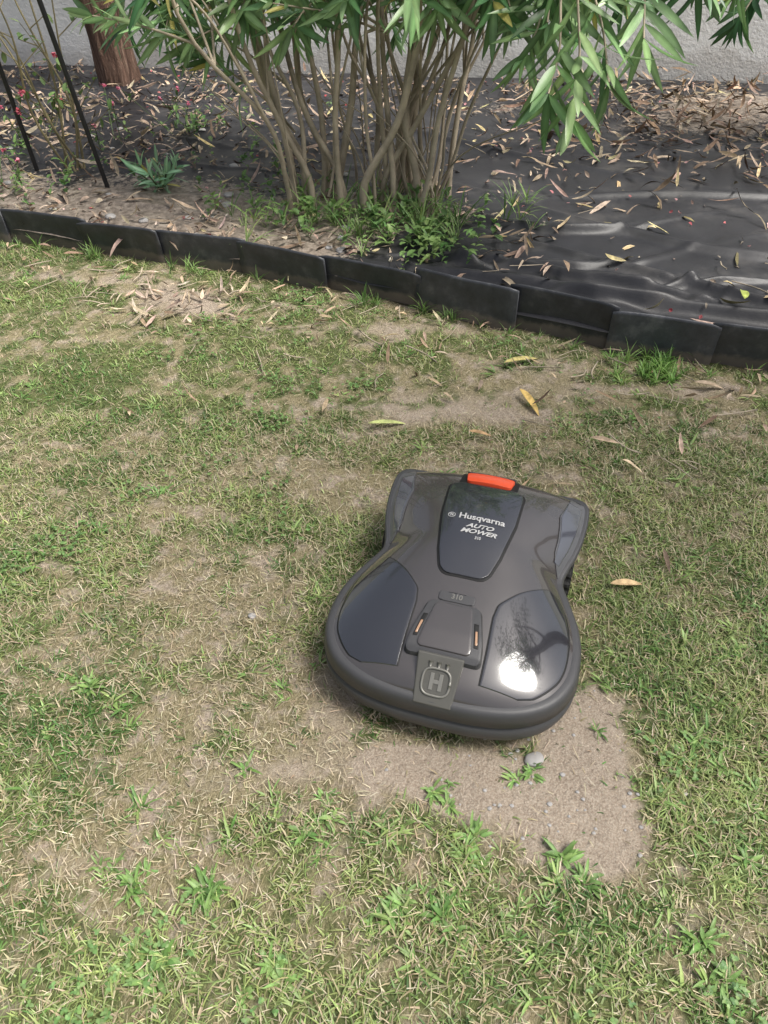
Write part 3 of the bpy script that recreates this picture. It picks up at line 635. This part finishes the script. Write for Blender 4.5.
ys,w=rrect(-.061,.217,lambda y:lw(y)+.005,.022); panel('lid_seam',ys,-w,w,.0012,M_seam)
ys,w=rrect(-.057,.213,lw,.020); panel('lid',ys,-w,w,.0045,M_gloss,nu=40)
ys,w=rrect(.2145,.282,lambda y:.066,.012); panel('stop_button_recess',ys,-w,w,.001,M_seam)
ys,w=rrect(.219,.264,lambda y:np.interp(y,[.21,.27],[.048,.056]),.008)
panel('stop_button',ys,-w,w,.006,M_red,nu=30,extra=lambda x,y:.004*(1-(x/.06)**2)+.05*np.maximum(y-.225,0))
ys,w=rrect(.2665,.280,lambda y:.056,.003,10); panel('stop_button_hinge',ys,-w,w,.010,M_bump,nu=16)
ys,w=rrect(-.236,-.122,lambda y:np.interp(y,[-.236,-.2,-.122],[.072,.068,.050]),.012)
panel('nose_seam',ys,-w-.003,w+.003,.001,M_seam)
ex=lambda x,y: np.interp(y,[-.24,-.225,-.19,-.122],[.006,.012,.011,.001])
panel('nose_housing',ys,-w,w,.003,M_bump,nu=30,extra=ex)
ys2,w2=rrect(-.226,-.128,lambda y:np.interp(y,[-.215,-.13],[.050,.036]),.008)
panel('nose_brow',ys2,-w2,w2,.0065,M_shell,nu=20,extra=ex)
for s in (-1,1):
    ysl=np.linspace(-.208,-.158,10); c=np.interp(ysl,[-.208,-.158],[.0585,.0495])*s
    nm='right' if s>0 else 'left'
    panel('lamp_recess_'+nm,ysl,c-.0045,c+.0045,.0040,M_seam,nu=5,extra=ex)
    panel('lamp_lens_'+nm,ysl[1:-3],c[1:-3]-.0022,c[1:-3]+.0022,.0050,M_amb,nu=5,extra=ex)
def slab(name,p,th,mat,bev=.002):
    p=[np.array(q,float) for q in p]; nrm=np.cross(p[1]-p[0],p[3]-p[0]); nrm/=np.linalg.norm(nrm)
    V=[q for q in p]+[q-nrm*th for q in p]
    o=mkobj(name,V,[(0,1,2,3),(7,6,5,4),(0,4,5,1),(1,5,6,2),(2,6,7,3),(3,7,4,0)],mat,mw,False)
    bv=o.modifiers.new('b','BEVEL'); bv.width=bev; bv.segments=3; return nrm
bp=[(-.036,-.306,.126),(.036,-.306,.126),(.044,-.237,.191),(-.044,-.237,.191)]
nb=slab('badge',bp,.03,M_bdg,.003)
O=(np.array(bp[0])+np.array(bp[1])+np.array(bp[2])+np.array(bp[3]))/4; ux=np.array([1.,0,0]); uy=np.cross(nb,ux)
def onb(x,y,z=.0): return O+ux*x+uy*y+nb*z
def bar(x0,y0,x1,y1,nm): slab(nm,[onb(x0,y0,.0015),onb(x1,y0,.0015),onb(x1,y1,.0015),onb(x0,y1,.0015)],.003,M_emb,.0004)
bar(-.012,-.018,-.005,.013,'emblem_1');bar(.005,-.018,.012,.013,'emblem_2');bar(-.005,-.006,.005,.001,'emblem_3')
rg=Tubes(); pts=[]
for a in np.linspace(0,2*math.pi,41):
    c_,s_=math.cos(a),math.sin(a); e_=.6; pts.append(onb(.026*math.copysign(abs(c_)**e_,c_),.025*math.copysign(abs(s_)**e_,s_)-.003,.001))
rg.add(pts,.0024,6)
for q in (-.016,0,.016): rg.add([onb(q,.023,.001),onb(q,.034,.001)],[.0018,.0042],8)
rg.make('emblem_ring',M_emb,mw)
ys,w=rrect(-.118,-.098,lambda y:.036,.006,10); panel('label_plate',ys,-w,w,.002,M_bump,nu=20)
def text(s,size,x,y,mat,shear=0,offs=0.0006,zoff=.0058,name='lettering',align='CENTER',sx=1):
    cu=bpy.data.curves.new(name,'FONT'); cu.body=s; cu.size=size; cu.align_x=align; cu.align_y='CENTER'; cu.shear=shear; cu.offset=offs
    o=bpy.data.objects.new(name,cu); scene.collection.objects.link(o); bpy.context.view_layer.update()
    me=bpy.data.meshes.new_from_object(o.evaluated_get(bpy.context.evaluated_depsgraph_get()))
    bpy.data.objects.remove(o)
    for v in me.vertices:
        X_=v.co.x*sx+x; Y_=v.co.y+y; v.co=Vector((X_,Y_,float(tz(np.array(X_),np.array(Y_)))+zoff))
    o=bpy.data.objects.new(name,me); scene.collection.objects.link(o); me.materials.append(mat); o.parent=mw
text('Husqvarna',.023,.008,.093,M_txt,0,.0005)
text('AUTO',.016,.008,.068,M_txt,.35,.0005,sx=1.25)
text('MOWER',.016,.008,.052,M_txt,.35,.0005,sx=1.25)
text('310',.011,.010,.036,M_txt,0,.0002,sx=.8)
text('310',.015,0,-.108,M_emb,0,.0003,zoff=.0035)
text('H',.009,-.057,.093,M_txt,0,.0004)
lr=Tubes(); lr.add([(-.057+.0075*math.cos(a),.093+.0068*math.sin(a),float(tz(-.057+.0075*math.cos(a),.093))+.0055) for a in np.linspace(0,6.2832,25)],.0008,5); lr.make('logo_ring',M_txt,mw)
for s in (-1,1):
    V=[];Fc=[];SG=72; pr=[(-.022,.0),(-.022,.05),(-.022,.066),(-.016,.072),(.016,.072),(.022,.066),(.022,.05),(.016,.04),(.016,.0)]
    for i in range(SG):
        a=2*math.pi*i/SG
        for k_,(px_,r_) in enumerate(pr):
            if 3<=k_<=4 and (i//2)%2: r_-=.005
            V.append((s*.194+px_*s,.165+r_*math.cos(a),.071+r_*math.sin(a)))
        for k_ in range(len(pr)-1):
            q=i*len(pr)+k_; q2=((i+1)%SG)*len(pr)+k_; Fc.append((q,q2,q2+1,q+1))
    mkobj('rear_wheel_'+('right' if s>0 else 'left'),V,Fc,M_blk,mw,False)
    t_=Tubes(); t_.add([(s*.10-.012,-.20,.035),(s*.10+.012,-.20,.035)],.035,24); t_.make('front_caster_'+('right' if s>0 else 'left'),M_blk,mw)
mw.location=(MC[0],MC[1],float(gz(np.array(MC[0]),np.array(MC[1])))+.004); mw.rotation_euler=(0,0,R(ANG))
# ---------------------------------------------------------------- light
w=bpy.data.worlds.new('World'); scene.world=w; w.use_nodes=True; nt=w.node_tree
sky=nt.nodes.new('ShaderNodeTexSky'); sky.sky_type='NISHITA'; sky.sun_disc=False
EL,AZ=62,108
sky.sun_elevation=R(EL); sky.sun_rotation=R(AZ); sky.dust_density=6; sky.air_density=1.0
hs=nt.nodes.new('ShaderNodeHueSaturation'); hs.inputs['Saturation'].default_value=.55
nt.links.new(sky.outputs[0],hs.inputs['Color']); nt.links.new(hs.outputs[0],nt.nodes['Background'].inputs[0]); nt.nodes['Background'].inputs[1].default_value=.15
sl=bpy.data.lights.new('sun','SUN'); sl.energy=5.0; sl.angle=R(24); sl.color=(1,.965,.90)
so_=bpy.data.objects.new('sun',sl); scene.collection.objects.link(so_)
dv=Vector((math.sin(R(AZ))*math.cos(R(EL)),math.cos(R(AZ))*math.cos(R(EL)),math.sin(R(EL))))
so_.rotation_euler=dv.to_track_quat('Z','Y').to_euler()
scene.view_settings.view_transform='Standard'; scene.view_settings.look='None'; scene.view_settings.exposure=0
cd=bpy.data.cameras.new('camera'); cam=bpy.data.objects.new('camera',cd); scene.collection.objects.link(cam)
cam.location=(0,0,1.3); cam.rotation_euler=(R(90-42),0,0)
cd.sensor_fit='VERTICAL'; cd.sensor_height=24; cd.lens=24*739/1024; cd.clip_end=300; cd.clip_start=.02
scene.camera=cam
